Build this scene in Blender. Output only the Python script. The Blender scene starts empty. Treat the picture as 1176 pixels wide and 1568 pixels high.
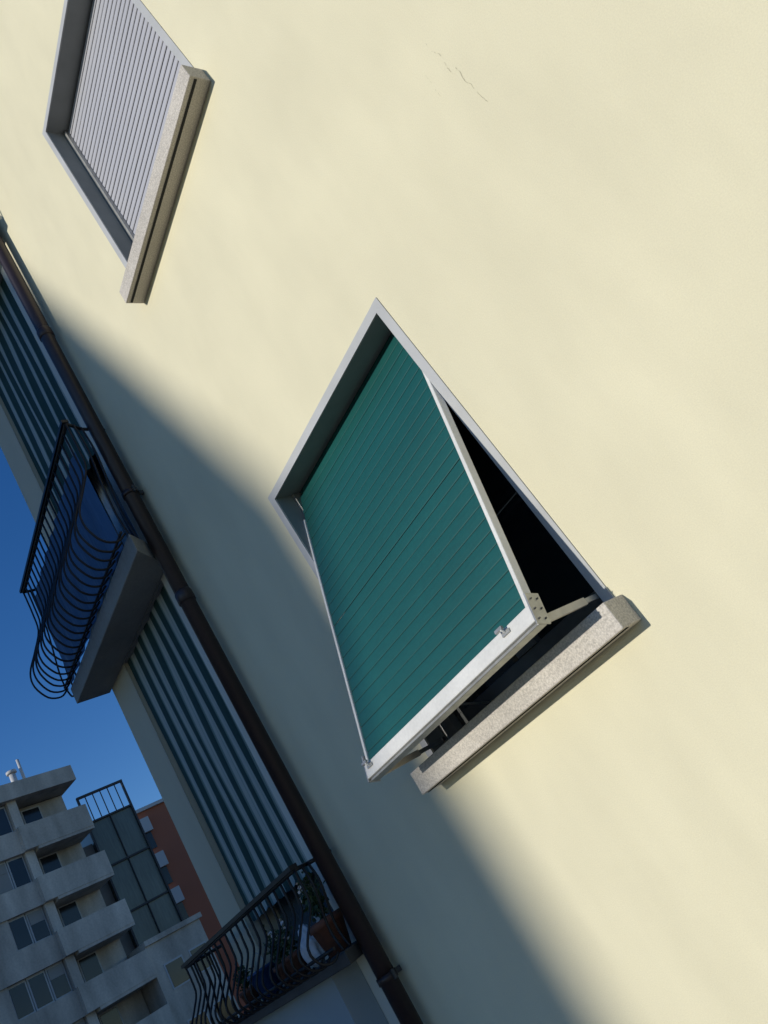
import bpy, bmesh, random
from math import *
from mathutils import Vector, Matrix
random.seed(7)
scene=bpy.context.scene
D=2.0; EYE=1.6
def W(X,Y,Z): return Vector((X*D,(Y-1)*D,Z*D+EYE))

# ------------------------------------------------------------------ materials
def mat(name,col,rough=.7,metal=0,noise=None,bump=None,spec=.5,coat=0):
    m=bpy.data.materials.new(name); m.use_nodes=True
    nt=m.node_tree; b=nt.nodes['Principled BSDF']
    b.inputs['Base Color'].default_value=(*col,1); b.inputs['Roughness'].default_value=rough
    b.inputs['Metallic'].default_value=metal; b.inputs['Specular IOR Level'].default_value=spec
    tc=nt.nodes.new('ShaderNodeTexCoord')
    if noise:
        last=None
        for (sc,amt,stretch) in noise:
            mp=nt.nodes.new('ShaderNodeMapping'); mp.inputs['Scale'].default_value=stretch
            nt.links.new(tc.outputs['Object'],mp.inputs['Vector'])
            n=nt.nodes.new('ShaderNodeTexNoise'); n.inputs['Scale'].default_value=sc; n.inputs['Detail'].default_value=3
            nt.links.new(mp.outputs[0],n.inputs['Vector'])
            r=nt.nodes.new('ShaderNodeMapRange'); r.inputs[1].default_value=.3; r.inputs[2].default_value=.7
            r.inputs[3].default_value=1-amt; r.inputs[4].default_value=1+amt
            nt.links.new(n.outputs['Fac'],r.inputs[0])
            x=nt.nodes.new('ShaderNodeVectorMath'); x.operation='MULTIPLY'
            if last is None: x.inputs[0].default_value=col
            else: nt.links.new(last,x.inputs[0])
            nt.links.new(r.outputs[0],x.inputs[1]); last=x.outputs[0]
        nt.links.new(last,b.inputs['Base Color'])
    if bump:
        prev=None
        for (sc,st,dist) in bump:
            n=nt.nodes.new('ShaderNodeTexNoise'); n.inputs['Scale'].default_value=sc; n.inputs['Detail'].default_value=2
            nt.links.new(tc.outputs['Object'],n.inputs['Vector'])
            bp=nt.nodes.new('ShaderNodeBump'); bp.inputs['Strength'].default_value=st; bp.inputs['Distance'].default_value=dist
            nt.links.new(n.outputs['Fac'],bp.inputs['Height'])
            if prev: nt.links.new(prev,bp.inputs['Normal'])
            prev=bp.outputs[0]
        nt.links.new(prev,b.inputs['Normal'])
    return m
one=(1,1,1)
M_plaster=mat('cream_plaster',(.690,.640,.455),.9,noise=[(.9,.035,one),(5,.035,(1,1,.4)),(240,.045,one)],bump=[(6,.22,.010),(260,.45,.0014)],spec=.2)
M_baywhite=mat('bay_plaster',(.56,.56,.51),.9,noise=[(2,.06,one)],bump=[(200,.3,.001)],spec=.2)
M_pillar=mat('pillar_plaster',(.52,.48,.37),.9,noise=[(2,.08,(1,1,.4))],spec=.2)
M_stone=mat('speckled_granite_sill',(.50,.46,.40),.75,noise=[(170,.26,one),(4,.10,one)],bump=[(150,.3,.002)])
M_sur=mat('marble_surround',(.43,.435,.43),.55,noise=[(6,.08,one)])
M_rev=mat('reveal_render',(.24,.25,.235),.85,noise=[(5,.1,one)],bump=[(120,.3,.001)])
M_teal=mat('green_lacquered_slat',(.0045,.076,.070),.42,noise=[(1.5,.12,one),(30,.06,(1,1,3))])
M_tealgap=mat('slat_gap',(.002,.022,.020),.7)
M_greysl=mat('grey_plastic_slat',(.42,.42,.45),.5,noise=[(2,.04,one)])
M_greygap=mat('grey_slat_gap',(.05,.055,.065),.8)
M_white=mat('white_painted_aluminium',(.66,.65,.61),.38,noise=[(8,.07,one),(90,.05,one)])
M_alu=mat('dull_aluminium',(.40,.40,.38),.4,.6,noise=[(30,.15,one)])
M_beige=mat('beige_strut',(.55,.51,.42),.5,noise=[(30,.1,one)])
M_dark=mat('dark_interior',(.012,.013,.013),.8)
M_frame=mat('dark_casement',(.13,.135,.13),.45,noise=[(20,.1,one)])
M_bolt=mat('bolt_steel',(.06,.06,.06),.4)
M_glass=mat('window_glass',(.02,.028,.035),.06,spec=.8)
M_doorglass=mat('door_glass',(.03,.06,.10),.05,spec=1)
M_pipe=mat('brown_downpipe',(.030,.019,.018),.42,.2,noise=[(4,.2,(1,1,.3)),(60,.08,one)])
M_iron=mat('black_wrought_iron',(.010,.011,.014),.5,.3,noise=[(60,.3,one)])
M_slab=mat('slab_concrete',(.25,.25,.235),.85,noise=[(3,.12,one),(60,.08,one)],bump=[(80,.3,.002)])
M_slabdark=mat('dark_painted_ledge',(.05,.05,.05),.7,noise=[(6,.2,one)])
M_bluewall=mat('blue_grey_parapet',(.30,.35,.38),.85,noise=[(2,.06,one)],bump=[(150,.3,.001)])
M_screen=mat('blue_balcony_screen',(.035,.10,.22),.6,noise=[(3,.25,(1,1,.4))])
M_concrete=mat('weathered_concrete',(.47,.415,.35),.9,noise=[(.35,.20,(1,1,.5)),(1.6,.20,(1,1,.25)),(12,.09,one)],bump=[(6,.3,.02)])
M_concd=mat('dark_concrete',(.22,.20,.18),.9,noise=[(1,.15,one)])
M_bgframe=mat('pale_window_frame',(.45,.45,.45),.6)
M_bgglass=mat('far_glass',(.02,.024,.03),.12,spec=.4,noise=[(.5,.4,one)])
M_bgblind=mat('far_blind',(.28,.27,.25),.8)
M_tglass=mat('tower_green_glass',(.13,.155,.135),.3,noise=[(.5,.25,(1,1,.4)),(5,.14,(2,2,.3))],spec=.5)
M_metal=mat('dark_mullion',(.035,.037,.04),.6)
M_terra=mat('terracotta',(.12,.05,.032),.8,noise=[(30,.15,one)])
M_leaf=mat('leaves',(.025,.055,.02),.6,noise=[(30,.4,one)])
M_petal=mat('petals',(.75,.7,.72),.6)
M_bag=mat('white_bag',(.5,.52,.56),.5,bump=[(25,.6,.02)])
M_blue=mat('blue_plastic',(.02,.06,.18),.4)
M_asph=mat('asphalt',(.055,.055,.055),.9,noise=[(.3,.15,one),(90,.25,one)])
M_pave=mat('paving',(.27,.26,.245),.85,noise=[(.8,.1,one),(60,.12,one)])
M_kerb=mat('kerb_stone',(.36,.35,.33),.8,noise=[(20,.12,one)])
M_ground=mat('ground_soil',(.12,.115,.10),.95,noise=[(.05,.25,one)])
M_paint=mat('road_paint',(.75,.75,.72),.7,noise=[(30,.15,one)])
M_roof=mat('roof_tiles',(.28,.14,.09),.85,noise=[(3,.2,one)])
M_crack=mat('crack',(.42,.385,.27),.95)
M_brick=bpy.data.materials.new('red_brick'); M_brick.use_nodes=True
nt=M_brick.node_tree; b=nt.nodes['Principled BSDF']; tc=nt.nodes.new('ShaderNodeTexCoord')
mp=nt.nodes.new('ShaderNodeMapping'); mp.inputs['Rotation'].default_value=(radians(90),0,radians(90))
br=nt.nodes.new('ShaderNodeTexBrick'); br.inputs['Color1'].default_value=(.42,.085,.04,1); br.inputs['Color2'].default_value=(.30,.055,.03,1)
br.inputs['Mortar'].default_value=(.35,.12,.07,1); br.inputs['Scale'].default_value=3; br.inputs['Mortar Size'].default_value=.008
nt.links.new(tc.outputs['Object'],mp.inputs[0]); nt.links.new(mp.outputs[0],br.inputs['Vector']); nt.links.new(br.outputs[0],b.inputs['Base Color']); b.inputs['Roughness'].default_value=.9
M_cloth=bpy.data.materials.new('striped_awning_cloth'); M_cloth.use_nodes=True
nt=M_cloth.node_tree; b=nt.nodes['Principled BSDF']; b.inputs['Roughness'].default_value=.85
uv=nt.nodes.new('ShaderNodeUVMap'); uv.uv_map='UVMap'
sp=nt.nodes.new('ShaderNodeSeparateXYZ'); nt.links.new(uv.outputs[0],sp.inputs[0])
fr=nt.nodes.new('ShaderNodeMath'); fr.operation='FRACT'; nt.links.new(sp.outputs[0],fr.inputs[0])
cr=nt.nodes.new('ShaderNodeValToRGB'); cr.color_ramp.interpolation='CONSTANT'
e=cr.color_ramp.elements; e[0].position=0; e[0].color=(.008,.043,.042,1); e[1].position=.52; e[1].color=(.14,.20,.195,1)
for p,c in ((.60,(.33,.375,.36)),(.76,(.22,.28,.27)),(.80,(.33,.375,.36)),(.95,(.14,.20,.195))):
    k=e.new(p); k.color=(*c,1)
nt.links.new(fr.outputs[0],cr.inputs[0]); nt.links.new(cr.outputs[0],b.inputs['Base Color'])

# ------------------------------------------------------------------ mesh helpers
class MB:
    def __init__(s): s.bm=bmesh.new(); s.mats=[]
    def mi(s,m):
        if m not in s.mats: s.mats.append(m)
        return s.mats.index(m)
    def box(s,lo,hi,m,T=None):
        x0,y0,z0=lo;x1,y1,z1=hi
        v=[Vector(c) for c in ((x0,y0,z0),(x1,y0,z0),(x1,y1,z0),(x0,y1,z0),(x0,y0,z1),(x1,y0,z1),(x1,y1,z1),(x0,y1,z1))]
        if T is not None: v=[T@c for c in v]
        v=[s.bm.verts.new(c) for c in v]
        i=s.mi(m)
        for f in ((0,3,2,1),(4,5,6,7),(0,1,5,4),(1,2,6,5),(2,3,7,6),(3,0,4,7)):
            fc=s.bm.faces.new([v[k] for k in f]); fc.material_index=i
    def nbox(s,X0,X1,Y0,Y1,Z0,Z1,m):
        a=W(X0,Y0,Z0);b_=W(X1,Y1,Z1); s.box(a,b_,m)
    def quad(s,ps,m,smooth=False):
        f=s.bm.faces.new([s.bm.verts.new(p) for p in ps]); f.material_index=s.mi(m); f.smooth=smooth; return f
    def tube(s,pts,r,m,n=8):
        pts=[Vector(p) for p in pts]; rings=[]; i=s.mi(m)
        rr=r if isinstance(r,(list,tuple)) else [r]*len(pts)
        up=None
        for k,p in enumerate(pts):
            d=(pts[min(k+1,len(pts)-1)]-pts[max(k-1,0)]).normalized()
            if up is None: up=d.orthogonal().normalized()
            a=(up-d*up.dot(d)).normalized(); up=a; c=d.cross(a)
            rings.append([s.bm.verts.new(p+(a*cos(2*pi*j/n)+c*sin(2*pi*j/n))*rr[k]) for j in range(n)])
        for k in range(len(rings)-1):
            for j in range(n):
                f=s.bm.faces.new([rings[k][j],rings[k][(j+1)%n],rings[k+1][(j+1)%n],rings[k+1][j]]); f.material_index=i; f.smooth=True
        for e_ in (rings[0][::-1],rings[-1]):
            f=s.bm.faces.new(e_); f.material_index=i
    def obj(s,name,parent=None,bevel=0,recalc=True):
        if recalc: bmesh.ops.recalc_face_normals(s.bm,faces=s.bm.faces)
        me=bpy.data.meshes.new(name); s.bm.to_mesh(me); s.bm.free()
        for m in s.mats: me.materials.append(m)
        o=bpy.data.objects.new(name,me); scene.collection.objects.link(o)
        if parent: o.parent=parent
        if bevel:
            bv=o.modifiers.new('bevel','BEVEL'); bv.width=bevel; bv.segments=2; bv.limit_method='ANGLE'; bv.angle_limit=radians(40)
        return o
def empty(name):
    o=bpy.data.objects.new(name,None); scene.collection.objects.link(o); return o

# ------------------------------------------------------------------ the cream building
bld=empty('apartment_building')
XL,XR=-2.56,4.2
ZG,ZT=-0.8,5.6
sw=.02
wins=[]
for (xa,xb) in ((-1.235,-.698),(.55,1.087),(2.2,2.737)):
    for k in range(4):
        z0=.163+1.437*k-(.004 if k==1 else 0); wins.append((xa,xb,z0,z0+.668+(.03 if k==1 else 0)))
log=[(-2.38,-1.885,-.02,1.065),(-2.38,-1.885,1.126,2.50),(-2.38,-1.885,2.563,3.94),(-2.38,-1.885,4.0,5.3)]
def facade(openings,x0,x1,z0,z1,y,m,mb):
    xs=sorted({x0,x1,*[o[0] for o in openings],*[o[1] for o in openings]})
    zs=sorted({z0,z1,*[o[2] for o in openings],*[o[3] for o in openings]})
    vd={}
    def V(x,z):
        if (x,z) not in vd: vd[(x,z)]=mb.bm.verts.new(W(x,y,z))
        return vd[(x,z)]
    for i in range(len(xs)-1):
        for j in range(len(zs)-1):
            cx=(xs[i]+xs[i+1])/2; cz=(zs[j]+zs[j+1])/2
            if any(o[0]<cx<o[1] and o[2]<cz<o[3] for o in openings): continue
            f=mb.bm.faces.new([V(xs[i],zs[j]),V(xs[i+1],zs[j]),V(xs[i+1],zs[j+1]),V(xs[i],zs[j+1])]); f.material_index=mb.mi(m)
mb=MB()
facade(wins,-1.80,XR,ZG,ZT,1.0,M_plaster,mb)
mb.obj('wall',bld,recalc=False)
mb=MB()
facade(log,XL,-1.80,ZG,ZT,1.0,M_baywhite,mb)
pi_=mb.mi(M_pillar)
for f in mb.bm.faces:
    if f.calc_center_median().x<-2.38*D: f.material_index=pi_
mb.obj('bay_wall',bld,recalc=False)
mb=MB()
mb.box(W(XL+.0015,1.002,ZG),W(XL+.06,6,ZT),M_pillar)
mb.box(W(XR-.06,1.002,ZG),W(XR-.0015,6,ZT),M_plaster)
mb.box(W(XL+.06,5.9,ZG),W(XR-.06,5.99,ZT),M_plaster)
mb.box(W(XL-.15,.8,ZT+.002),W(XR+.15,6.2,ZT+.1),M_roof)
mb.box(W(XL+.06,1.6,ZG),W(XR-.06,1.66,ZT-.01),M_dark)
mb.obj('shell_and_roof',bld)
mbr=MB(); mbs=MB(); mbi=MB()
for wi,(a,b_,c,d_) in enumerate(wins):
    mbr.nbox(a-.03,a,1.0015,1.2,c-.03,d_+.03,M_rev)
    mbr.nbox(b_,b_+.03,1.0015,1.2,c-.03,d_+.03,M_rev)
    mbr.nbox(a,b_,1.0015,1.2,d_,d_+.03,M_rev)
    e_=.0025
    mbr.nbox(a-sw,a-.0004,1-e_,1.01,c+.001,d_+sw,M_sur)
    mbr.nbox(b_+.0004,b_+sw,1-e_,1.01,c+.001,d_+sw,M_sur)
    mbr.nbox(a-.0004,b_+.0004,1-e_,1.01,d_+.0004,d_+sw-.0005,M_sur)
    th=.046
    mbs.nbox(a-.034,b_+.034,.948,1.0,c-th,c,M_stone)
    mbs.nbox(a,b_,1.0,1.2,c-th,c-.001,M_stone)
    yy=1.10
    mbi.nbox(a,b_,yy,yy+.03,c,c+.05,M_frame); mbi.nbox(a,b_,yy,yy+.03,d_-.05,d_,M_frame)
    mbi.nbox(a,a+.035,yy,yy+.03,c+.05,d_-.05,M_frame); mbi.nbox(b_-.035,b_,yy,yy+.03,c+.05,d_-.05,M_frame)
    mx=(a+b_)/2; mbi.nbox(mx-.03,mx+.03,yy-.004,yy+.03,c+.05,d_-.05,M_frame)
    mbi.nbox(a+.035,b_-.035,yy+.012,yy+.016,c+.05,d_-.05,M_glass)
    mbi.nbox(a,b_,1.085,yy-.0005,c,c+.016,M_frame)
mbr.obj('window_reveals',bld); mbs.obj('window_sills',bld,bevel=.004); mbi.obj('window_casements',bld,bevel=.002)
mb=MB()
for (a,b_,c,d_) in wins:
    mb.nbox(a-.030,b_+.030,.960,.966,c-.0475,c-.0462,M_dark)
mb.obj('sill_drip_groove',bld)
mb=MB()
def crack(x,z,dx,dz,n,w,skip=.2):
    px,pz=x,z; pts=[(px,pz)]
    for i in range(n):
        px+=dx/n+random.uniform(-.0015,.0015); pz+=dz/n+random.uniform(-.001,.001); pts.append((px,pz))
    for i in range(n):
        if random.random()<skip: continue
        (x0,z0),(x1,z1)=pts[i],pts[i+1]; d=Vector((x1-x0,z1-z0)).normalized(); ww=w*random.uniform(.4,1.2); nx,nz=-d.y*ww,d.x*ww
        mb.quad([W(x0,.9992,z0),W(x1,.9992,z1),W(x1+nx*.6,.9992,z1+nz*.6),W(x0+nx,.9992,z0+nz)],M_crack)
crack(-.298,.93,.002,-.088,26,.0007,.2)
crack(-.303,1.01,.004,-.075,22,.0005,.4)
crack(-.335,.99,-.01,-.06,14,.0003,.6)
mb.obj('plaster_cracks',bld,recalc=False)
mb=MB()
for i,(a,b_,c,d_) in enumerate(log):
    mb.nbox(a-.03,a,1.0015,1.5,c-.02,d_+.02,M_pillar); mb.nbox(b_,b_+.03,1.0015,1.5,c-.02,d_+.02,M_baywhite)
    mb.nbox(a,b_,1.0015,1.5,d_,d_+.03,M_slab); mb.nbox(a,b_,1.0015,1.5,c-.03,c,M_slab)
    mb.nbox(a,b_,1.10,1.11,c,d_,M_doorglass)
    mb.nbox((a+b_)/2-.02,(a+b_)/2+.02,1.08,1.0995,c,d_,M_bgframe)
mb.obj('loggia',bld)

# ------------------------------------------------------------------ shutters
def slats(mb,p0,p1,xa,xb,n,m,mg,depth,gap=.10,jit=.0006):
    A=Vector((0,(p0[0]-1)*D,p0[1]*D+EYE)); B=Vector((0,(p1[0]-1)*D,p1[1]*D+EYE))
    d=(B-A)/n; L=d.length; t=d.normalized(); nr=Vector((0,t.z,-t.y))
    if nr.y>0: nr=-nr
    x0=xa*D; x1=xb*D
    for i in range(n):
        s=A+d*i+nr*random.uniform(-jit,jit)
        prof=[(0,-depth),(gap*.5,-depth),(gap,0),(gap+.08,depth*.5),(.5,depth*.8),(.92,depth*.5),(1.0,-depth*.2),(1.0,-depth)]
        pts=[s+t*(u*L)+nr*v for u,v in prof]
        for k in range(len(pts)-1):
            mm=mg if k in (0,6) else m
            mb.quad([pts[k]+Vector((x0,0,0)),pts[k]+Vector((x1,0,0)),pts[k+1]+Vector((x1,0,0)),pts[k+1]+Vector((x0,0,0))],mm)
    a=A-nr*(depth*1.6); b_=B-nr*(depth*1.6)
    mb.quad([a+Vector((x0,0,0)),a+Vector((x1,0,0)),b_+Vector((x1,0,0)),b_+Vector((x0,0,0))],mg)
def flatshutter(w,name,m,mg,n,gap=.12):
    a,b_,c,d_=w
    e=empty(name)
    mb=MB(); slats(mb,(1.062,d_+.0),(1.062,c+.005),a+.012,b_-.012,n,m,mg,.0040,gap); mb.obj('slats',e,recalc=False)
    mb=MB()
    mb.nbox(a+.0005,a+.014,1.05,1.075,c+.001,d_-.001,M_alu); mb.nbox(b_-.014,b_-.0005,1.05,1.075,c+.001,d_-.001,M_alu)
    mb.nbox(a+.014,b_-.014,1.054,1.072,c+.001,c+.014,M_alu)
    mb.obj('guides',e,bevel=.002)
for i,w in enumerate(wins):
    if i==0: continue
    flatshutter(w,'roller_shutter',M_greysl if i%3 else M_teal, M_greygap if i%3 else M_tealgap,31,.2)
sh=empty('green_projecting_shutter')
a,b_,c,d_=wins[0]
top=(1.058,.818); bot=(.853,.205); xa,xb=-1.229,-.706
def P(t,out=0):
    Y=top[0]+(bot[0]-top[0])*t; Z=top[1]+(bot[1]-top[1])*t
    dy=bot[0]-top[0]; dz=bot[1]-top[1]; L=hypot(dy,dz); ny,nz=(dz/L,-dy/L)
    return Y+ny*out, Z+nz*out
mb=MB()
slats(mb,top,P(.538),xa,xb,14,M_teal,M_tealgap,.0014,gap=.045,jit=.0004)
slats(mb,P(.5395),bot,xa,xb,12,M_teal,M_tealgap,.0014,gap=.045,jit=.0004)
mb.obj('slats',sh,recalc=False)
mb=MB()
slats(mb,(1.064,d_),(1.064,.80),a+.012,b_-.012,2,M_teal,M_tealgap,.002)
mb.obj('upper_slats',sh,recalc=False)
def obox(mb,X0,X1,t0,t1,o0,o1,m):
    vs=[]
    for X in (X0,X1):
        for t in (t0,t1):
            for o in (o0,o1):
                Y,Z=P(t,o); vs.append(mb.bm.verts.new(W(X,Y,Z)))
    i=mb.mi(m)
    for f in ((0,1,3,2),(4,6,7,5),(0,4,5,1),(2,3,7,6),(0,2,6,4),(1,5,7,3)):
        fc=mb.bm.faces.new([vs[k] for k in f]); fc.material_index=i
mb=MB()
obox(mb,xb,xb+.008,.10,1.0,-.011,.005,M_white)
obox(mb,xa-.007,xa,.10,1.0,-.011,.004,M_white)
obox(mb,xa-.010,xb+.010,.993,1.034,-.008,.008,M_white)
obox(mb,xa-.009,xb+.009,1.0342,1.042,-.014,.003,M_alu)
mb.obj('frame',sh,bevel=.003)
mb=MB()
mb.nbox(a+.0005,a+.008,1.045,1.075,c+.001,d_-.001,M_alu); mb.nbox(b_-.008,b_-.0005,1.045,1.075,c+.001,d_-.001,M_alu)
for X,sx in ((xb+.010,1),(xa-.010,-1)):
    x0,x1=sorted((X,X+sx*.003)); obox(mb,x0,x1,.965,1.042,-.018,.008,M_alu)
    for t in (.98,1.005,1.03):
        for o in (-.011,.001):
            Y,Z=P(t,o); mb.tube([W(X+sx*.002,Y,Z),W(X+sx*.0055,Y,Z)],.003,M_bolt,8)
for X in (xb-.050,xa+.012):
    obox(mb,X-.009,X+.009,1.002,1.012,.0085,.011,M_alu)
    Y,Z=P(1.007,.009);Y2,Z2=P(1.0,.018); mb.tube([W(X,Y,Z),W(X,Y2,Z2)],.004,M_white,10)
    obox(mb,X-.013,X+.004,.992,1.0,.014,.019,M_alu)
mb.obj('hardware',sh,bevel=.0008)
mb=MB()
for X in (xb+.004,xa-.004):
    Y,Z=P(1.03,-.008)
    p0=W(X,Y,Z); p1=W(X,1.035,.185)
    d=(p1-p0).normalized(); s=d.cross(Vector((1,0,0))).normalized()
    for (o0,o1,m,w,h) in ((p0,p0+(p1-p0)*.62,M_beige,.006,.012),(p0+(p1-p0)*.5,p1,M_alu,.004,.008)):
        vs=[]
        for q in (o0,o1):
            for ax in (-w,w):
                for bz in (-h,h): vs.append(mb.bm.verts.new(q+Vector((ax,0,0))+s*bz))
        i=mb.mi(m)
        for f in ((0,1,3,2),(4,6,7,5),(0,4,5,1),(2,3,7,6),(0,2,6,4),(1,5,7,3)):
            fc=mb.bm.faces.new([vs[k] for k in f]); fc.material_index=i
    mb.tube([p0-Vector((.008,0,0)),p0+Vector((.008,0,0))],.007,M_bolt,10)
    mb.tube([p1-Vector((.010,0,0)),p1+Vector((.010,0,0))],.009,M_bolt,10)
mb.tube([W(-1.06,.90,.215),W(-1.055,.96,.20),W(-1.05,1.03,.175)],.005,M_alu,8)
mb.tube([W(-1.05,1.03,.175),W(-1.05,1.03,.165)],.012,M_alu,10)
mb.obj('struts',sh)

# ------------------------------------------------------------------ downpipe
mb=MB(); px,py=-1.7357,.96; r=.043
mb.tube([W(px,py,z) for z in (-.78,5.55)],r,M_pipe,20)
for z in (1.965,.91,2.8,3.6,4.4,5.2):
    mb.tube([W(px,py,z-.018),W(px,py,z-.016),W(px,py,z+.012),W(px,py,z+.02)],[r+.001,r+.006,r+.006,r+.001],M_pipe,20)
for z in (1.28,-.13,2.7):
    mb.tube([W(px,py,z-.008),W(px,py,z+.008)],r+.006,M_pipe,20)
    mb.box(W(px-.004,py,z-.006),W(px+.004,.999,z+.006),M_bolt)
    mb.box(W(px+.012,py+.0,z-.01),W(px+.03,py+.006,z+.01),M_bolt)
mb.obj('downpipe')

# ------------------------------------------------------------------ balconies
def poly_prism(mb,pts,z0,z1,m):
    i=mb.mi(m)
    lo=[mb.bm.verts.new(W(x,y,z0)) for x,y in pts]; hi=[mb.bm.verts.new(W(x,y,z1)) for x,y in pts]
    n=len(pts)
    for f in [lo[::-1],hi]+[[lo[k],lo[(k+1)%n],hi[(k+1)%n],hi[k]] for k in range(n)]:
        fc=mb.bm.faces.new(f); fc.material_index=i
def crom(ps,n=5):
    q=[Vector(p) for p in ps]; q=[q[0]*2-q[1]]+q+[q[-1]*2-q[-2]]; out=[]
    for i in range(1,len(q)-2):
        for k in range(n):
            t=k/n; a,b,c,d=q[i-1:i+3]
            out.append(.5*((2*b)+(c-a)*t+(2*a-5*b+4*c-d)*t*t+(3*b-a-3*c+d)*t**3))
    out.append(q[-2]); return out
def balcony(zb,slabth,ztop,belly,rows=21,ms=None,screen=False):
    e=empty('balcony')
    mb=MB()
    Yf=.88; xl,xr=-2.585,-1.70
    poly_prism(mb,[(xl,.999),(xl,Yf),(xr,Yf),(-1.768,.955),(-1.768,.999)],zb,zb+slabth,ms or M_slab)
    mb.obj('slab',e,bevel=.006)
    z0=zb+slabth
    H=ztop-z0
    mb=MB()
    yt=.868; x0,x1=xl-.01,xr-.012
    rail=[W(x1-.045,.995,ztop),W(x1-.03,yt+.05,ztop),W(x1,yt,ztop),W(x0,yt,ztop),W(x0,.995,ztop)]
    for k in range(len(rail)-1):
        mb.tube([rail[k],rail[k+1]],.010,M_iron,8)
    mb.tube([W(x0,yt,z0+.015),W(x1,yt,z0+.015)],.008,M_iron,8)
    mb.box(W(x0-.006,yt-.010,ztop+.002),W(x1+.004,yt+.010,ztop+.012),M_iron)
    prof=[(0,1.0),(.004,.78),(-.06,.60),(-.5,.42),(-.95,.25),(-1.0,.12),(-.7,.0),(-.25,-.03),(.1,.02)]
    for i in range(rows+1):
        x=x0+(x1-x0)*i/rows
        bb_=belly*random.uniform(.96,1.04)
        mb.tube([W(x+random.uniform(-.001,.001),p[0],p[1]) for p in crom([(yt+o*bb_,z0+h*H,0) for o,h in prof],4)],.0066,M_iron,6)
    for j in range(1,5):
        y=yt+(.995-yt)*j/5
        mb.tube([W(p[0],y,p[1]) for p in crom([(x0+o*belly*.8,z0+h*H,0) for o,h in prof],4)],.0066,M_iron,6)
        if j<3: mb.tube([W(p[0],y,p[1]) for p in crom([(x1-.014*j-.014*sin(h*6),z0+h*H,0) for o,h in prof[:-2]],4)],.0066,M_iron,6)
    mb.obj('railing',e)
    if screen:
        mb=MB()
        n=40
        for i in range(n):
            xa_=-2.56+(2.56-1.78)*i/n; xb_=-2.56+(2.56-1.78)*(i+1)/n
            ya=.885+.004*sin(i*1.3); yb=.885+.004*sin((i+1)*1.3)
            mb.quad([W(xa_,ya,z0+.01),W(xb_,yb,z0+.01),W(xb_,yb,z0+H*.88),W(xa_,ya,z0+H*.88)],M_screen,True)
        mb.obj('screen',e,recalc=False)
    return e
balcony(1.065,.061,1.553,.085,screen=True)
balcony(2.502,.061,2.99,.085)
balcony(3.94,.061,4.43,.085)
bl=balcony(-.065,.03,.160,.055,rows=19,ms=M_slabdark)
mb=MB(); mb.nbox(-2.56,-1.90,.925,.999,ZG,-.0665,M_bluewall); mb.obj('parapet',bl)

# ------------------------------------------------------------------ striped curtains
def curtain(za,zb,x0,x1,y,name='striped_curtain',pairs=7):
    bm=bmesh.new(); uvl=bm.loops.layers.uv.new('UVMap'); nx,nz=160,24; g=[]
    ph=random.random()*6
    for j in range(nz+1):
        row=[]; v=j/nz
        for i in range(nx+1):
            u=i/nx; amp=.0018+.004*(1-v)
            yy=y+amp*sin(u*2*pi*pairs+ph)+.003*sin(u*17+v*5)
            sc=.012*abs(sin(u*pi*pairs)) if j==0 else 0
            row.append(bm.verts.new(W(x0+(x1-x0)*u,yy,za+(zb-za)*v-sc)))
        g.append(row)
    for j in range(nz):
        for i in range(nx):
            f=bm.faces.new([g[j][i],g[j][i+1],g[j+1][i+1],g[j+1][i]]); f.smooth=True
            for l,(a_,c_) in zip(f.loops,((i,j),(i+1,j),(i+1,j+1),(i,j+1))): l[uvl].uv=(a_/nx*pairs+.05*sin(c_*.3+a_*.05),c_/nz)
    me=bpy.data.meshes.new(name); bm.to_mesh(me); bm.free(); me.materials.append(M_cloth)
    o=bpy.data.objects.new(name,me); scene.collection.objects.link(o); return o
curtain(.165,1.064,-2.378,-1.887,1.015)
curtain(1.62,2.498,-2.378,-1.887,1.015)
curtain(3.0,3.935,-2.378,-1.887,1.015)

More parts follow.
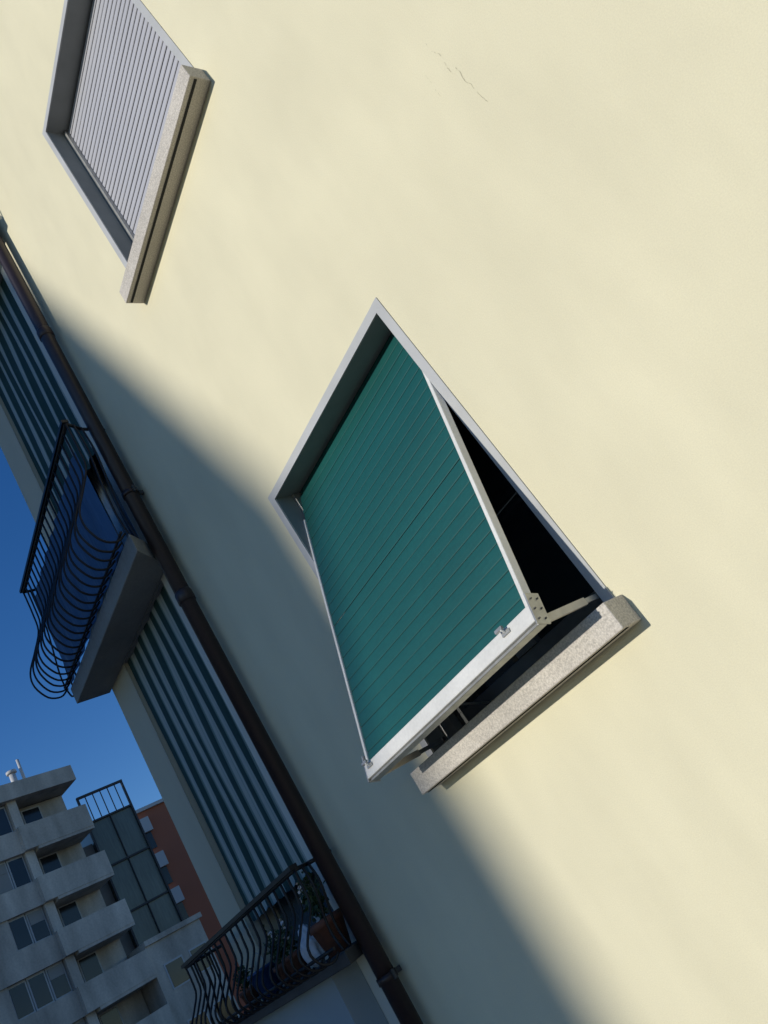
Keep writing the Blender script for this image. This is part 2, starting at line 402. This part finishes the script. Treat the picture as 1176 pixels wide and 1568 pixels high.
# ------------------------------------------------------------------ things on the lower balcony
def lathe(mb,cx,cy,z,prof,m,n=24):
    i=mb.mi(m); rings=[]
    c=W(cx,cy,z)
    for r_,h in prof: rings.append([mb.bm.verts.new(c+Vector((r_*cos(2*pi*k/n),r_*sin(2*pi*k/n),h))) for k in range(n)])
    for a_ in range(len(rings)-1):
        for k in range(n):
            f=mb.bm.faces.new([rings[a_][k],rings[a_][(k+1)%n],rings[a_+1][(k+1)%n],rings[a_+1][k]]); f.smooth=True; f.material_index=i
    f=mb.bm.faces.new(rings[0][::-1]); f.material_index=i; f=mb.bm.faces.new(rings[-1]); f.material_index=i
ZS=-.034
def potted(cx,cy,z,s,name,flowers=True):
    e=empty(name); mb=MB()
    lathe(mb,cx,cy,z,[(.06*s,0),(.085*s,.13*s),(.095*s,.13*s),(.095*s,.165*s),(.08*s,.165*s),(.078*s,.14*s)],M_terra); mb.obj('pot',e)
    mb=MB(); c=W(cx,cy,z)+Vector((0,0,.15*s))
    for k in range(18):
        th=random.uniform(0,2*pi); L=random.uniform(.10,.24)*s; lean=random.uniform(.1,.7)
        tip=c+Vector((cos(th)*lean*L,sin(th)*lean*L*.6,L))
        mid=c.lerp(tip,.5)+Vector((0,0,.02))
        mb.tube([c,mid,tip],.002,M_leaf,5)
        for q in range(12):
            p=c.lerp(tip,random.uniform(.25,1))+Vector([random.uniform(-.03,.03) for _ in range(3)])
            d=Vector([random.uniform(-1,1) for _ in range(3)]).normalized(); s2=d.orthogonal().normalized()
            l=random.uniform(.018,.036)*s; w=l*.4
            mb.quad([p,p+d*l*.5+s2*w,p+d*l,p+d*l*.5-s2*w],M_leaf)
        if flowers and k%3==0:
            for q in range(5):
                d=Vector([random.uniform(-1,1) for _ in range(3)]).normalized(); s2=d.orthogonal().normalized()
                mb.quad([tip,tip+d*.012+s2*.008,tip+d*.02,tip+d*.012-s2*.008],M_petal)
    mb.obj('plant',e,recalc=False)
potted(-1.82,.935,ZS,.95,'potted_plant')
potted(-2.06,.94,ZS,.7,'potted_plant')
potted(-2.16,.95,ZS,.65,'potted_plant',False)
potted(-2.42,.94,ZS,.6,'potted_plant',False)
bm=bmesh.new(); bmesh.ops.create_icosphere(bm,subdivisions=4,radius=1)
for v in bm.verts:
    p=v.co; f=1+.10*sin(p.x*7+p.z*5)+.07*sin(p.y*11+p.z*3)
    neck=1-.55*max(0,p.z)**1.5
    v.co=Vector((p.x*.075*f*neck,p.y*.05*f*neck,p.z*.10*f))
me=bpy.data.meshes.new('plastic_bag'); bm.to_mesh(me); bm.free(); me.materials.append(M_bag)
for p in me.polygons: p.use_smooth=True
o=bpy.data.objects.new('plastic_bag',me); scene.collection.objects.link(o); o.location=W(-1.94,.935,ZS)+Vector((0,0,.095))
mb=MB(); lathe(mb,-2.29,.945,ZS,[(.06,0),(.08,.13),(.087,.13),(.087,.145),(.078,.145),(.072,.12)],M_blue)
cb=W(-2.29,.945,ZS); mb.tube([cb+Vector((.085*cos(t),0,.14+.085*sin(t))) for t in [pi*k/12 for k in range(13)]],.003,M_alu,6)
mb.obj('blue_bucket')

# ------------------------------------------------------------------ ground
def sheet(name,x0,x1,y0,y1,z,m):
    mb=MB(); mb.quad([Vector((x0,y0,z)),Vector((x1,y0,z)),Vector((x1,y1,z)),Vector((x0,y1,z))],m); return mb.obj(name,recalc=False)
sheet('ground',-600,600,-600,600,-.004,M_ground)
sheet('road',-200,200,-9.5,-2.6,.0,M_asph)
mb=MB(); mb.box((-200,-2.42,0),(200,-.002,.12),M_pave); mb.obj('sidewalk')
mb=MB()
for k in range(-100,100): mb.box((k+.004,-2.58,0),(k+.996,-2.423,.125),M_kerb)
mb.obj('kerb')
mb=MB()
for k in range(-30,30): mb.quad([Vector((k*4,-6.1,.004)),Vector((k*4+2,-6.1,.004)),Vector((k*4+2,-5.98,.004)),Vector((k*4,-5.98,.004))],M_paint)
mb.obj('road_marking',recalc=False)

# ------------------------------------------------------------------ background blocks
def frameT(P0,d):
    u=Vector((-d[0],-d[1],0)).normalized(); v=Vector((-u.y,u.x,0))
    if v.x<0: v=-v
    return Matrix(((u.x,v.x,0,P0[0]),(u.y,v.y,0,P0[1]),(0,0,1,0),(0,0,0,1)))
cb=empty('concrete_apartment_block')
T=frameT((-43.0,10.8),(-.2416,.9704))
mb=MB()
RO=16.0
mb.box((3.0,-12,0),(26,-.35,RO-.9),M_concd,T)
mb.box((0.05,-12,0),(2.999,-1.3,RO-.9),M_concrete,T)
mb.box((-.1,-12.2,RO-.85),(26.3,.35,RO),M_concrete,T)
mb.box((1.2,-10,RO),(24,-2.0,RO+.35),M_concrete,T)
for k in range(6):
    zt=13.7-2.6*k; zb_=12.5-2.6*k
    if zt<0.5: break
    zb_=max(zb_,0)
    mb.box((0.0,-.02,zb_),(3.6,.40,zt),M_concrete,T)
    mb.box((0.0,-1.31,zb_),(.18,-.021,zt),M_concrete,T)
    mb.box((3.601,-.3,zb_),(26,.12,zt-.05),M_concrete,T)
    mb.box((0.0,-1.31,zb_-.14),(3.0,.38,zb_-.002),M_concrete,T)
    top_=zt+1.4
    u=3.1
    while u<25:
        mb.box((u,-.34,zt-.06),(u+.45,.06,top_+.05),M_concrete,T)
        w0=u+.47; ww=1.7 if (int(u*3)+k)%3 else 2.6
        nwin=2 if ww<2 else 3
        for q in range(nwin):
            a0=w0+ww*q/nwin; a1=w0+ww*(q+1)/nwin
            mb.box((a0+.02,-.22,zt-.04),(a1-.02,-.16,top_),M_bgframe,T)
            gm=M_bgglass if random.random()<.85 else M_bgblind
            mb.box((a0+.09,-.158,zt+.04),(a1-.09,-.14,top_-.1),gm,T)
            if random.random()<.35: mb.box((a0+.09,-.139,top_-.1-random.uniform(.3,.9)),(a1-.09,-.12,top_-.1),M_bgblind,T)
        mb.box((w0+ww+.02,-.34,zt-.06),(w0+ww+1.0,.02,top_+.05),M_concrete,T)
        u=w0+ww+1.02
    mb.box((1.4,-1.298,zb_+.1),(2.4,-1.24,top_-.15),M_bgframe,T); mb.box((1.47,-1.239,zb_+.2),(2.33,-1.22,top_-.22),M_bgglass,T)
mb.obj('walls_and_windows',cb)
mb=MB()
mb.box((-3.35,-10,0),(-.02,.3,6.0),M_concrete,T)
mb.box((-3.5,-10,6.002),(-.02,.42,6.25),M_concrete,T)
for zc in (3.7,1.0):
    for uc in (-2.6,-1.1):
        mb.box((uc-.55,.25,zc-.05),(uc+.55,.33,zc+1.2),M_bgframe,T); mb.box((uc-.47,.331,zc+.03),(uc+.47,.345,zc+1.12),M_bgglass,T)
mb.obj('low_wing',cb)
mb=MB()
def vent(u,v):
    c=T@Vector((u,v,RO)); 
    mb.tube([c,c+Vector((0,0,.9))],.16,M_bgframe,12); mb.tube([c+Vector((0,0,.9)),c+Vector((0,0,1.05))],.26,M_bgframe,12)
    mb.tube([c+Vector((.1,.45,0)),c+Vector((.1,.45,1.5))],.08,M_bgframe,8)
vent(2.3,-.9); vent(7,-1.5)
mb.obj('roof_vents',cb)
tw=empty('glazed_stair_tower'); mb=MB()
yA,yB,xT,zt=11.62,14.2,-46.0,15.15
mb.box((xT-3,yA,0),(xT-.1,yB,zt-1.6),M_tglass)
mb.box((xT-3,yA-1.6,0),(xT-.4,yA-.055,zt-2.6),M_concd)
ncol=2
for k in range(ncol+1):
    y=yA+(yB-yA)*k/ncol; w=.05 if k in(0,ncol) else .02
    mb.box((xT-.12,y-w,0),(xT+.02+(.04 if k in (0,ncol) else 0),y+w,zt-.06 if k in (0,ncol) else zt-1.6),M_metal)
for k in range(1,6):
    y=yA+(yB-yA)*k/6; mb.box((xT-.06,y-.025,zt-1.6),(xT-.02,y+.025,zt-.125),M_metal)
for z in [zt-1.6-2.62*k for k in range(6)]:
    mb.box((xT-.09,yA,z-.05),(xT+.035,yB,z+.05),M_metal)
mb.box((xT-.1,yA-.05,zt-.12),(xT+.08,yB+.05,zt),M_metal)
mb.obj('glazing',tw)
bb=empty('brick_apartment_building'); mb=MB()
mb.box((-63,18.3,0),(-60,40,16.35),M_brick); mb.box((-63.2,18.2,16.352),(-59.75,40.2,16.6),M_bgframe)
for k in range(6):
    z=16.1-2.75*k
    mb.box((-59.99,18.6,z-1.35),(-59.6,19.75,z-.3),M_bgframe)
    mb.box((-59.99,18.7,z-2.6),(-59.9,19.6,z-1.36),M_bgglass)
    for y in (25,29,33): mb.box((-59.99,y,z-2.2),(-59.93,y+1.2,z-.7),M_bgframe); mb.box((-59.928,y+.1,z-2.1),(-59.91,y+1.1,z-.8),M_bgglass)
mb.obj('walls',bb)
nb=empty('neighbouring_house'); mb=MB()
sx,sz=.112,.30
ky=31.0
kx,kz=-2.44,1.70+EYE
ox=kx-sx*ky; oz=kz+sz*ky
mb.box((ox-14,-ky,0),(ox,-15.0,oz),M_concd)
mb.box((ox-13.6,-ky+.4,oz+.001),(ox-.4,-15.4,oz+.12),M_roof)
mb.obj('walls',nb)
mb=MB()
for y in range(-29,-17,3):
    for z in (1.2,4.2,7.2,10.0):
        mb.box((ox+.002,y,z),(ox+.03,y+1.2,z+1.5),M_bgframe); mb.box((ox+.031,y+.1,z+.1),(ox+.036,y+1.1,z+1.4),M_bgglass)
mb.obj('windows',nb)

# ------------------------------------------------------------------ light
L=Vector((sx,1,-sz)).normalized(); S=-L
el=asin(S.z); rot=atan2(S.x,S.y)
w=bpy.data.worlds.new('World'); scene.world=w; w.use_nodes=True
nt=w.node_tree; bg=nt.nodes['Background']; sk=nt.nodes.new('ShaderNodeTexSky'); sk.sky_type='NISHITA'
sk.sun_disc=False; sk.sun_elevation=el; sk.sun_rotation=rot; sk.air_density=1.0; sk.dust_density=0.0; sk.ozone_density=3.0; sk.altitude=600
hs=nt.nodes.new('ShaderNodeHueSaturation'); hs.inputs['Saturation'].default_value=1.27; hs.inputs['Hue'].default_value=.512
nt.links.new(sk.outputs[0],hs.inputs['Color']); nt.links.new(hs.outputs[0],bg.inputs[0]); bg.inputs[1].default_value=.13
sl=bpy.data.lights.new('sun','SUN'); sl.energy=3.4; sl.angle=radians(.75); sl.color=(1,.955,.87)
so=bpy.data.objects.new('sun',sl); scene.collection.objects.link(so); so.rotation_euler=L.to_track_quat('-Z','Y').to_euler(); so.location=(0,-20,30)

# ------------------------------------------------------------------ camera
R=Matrix(((0.4388,0.62584,0.64481),(0.72987,0.17035,-0.66202),(-0.52416,0.76112,-0.38204)))
cam=bpy.data.cameras.new('camera'); co=bpy.data.objects.new('camera',cam); scene.collection.objects.link(co)
co.matrix_world=Matrix.Translation((0,-2,EYE))@R.to_4x4()
cam.sensor_fit='VERTICAL'; cam.sensor_height=36; cam.lens=1189.4/1568*36; cam.clip_start=.05; cam.clip_end=2000
scene.camera=co
scene.view_settings.view_transform='Standard'; scene.view_settings.look='None'; scene.view_settings.exposure=0
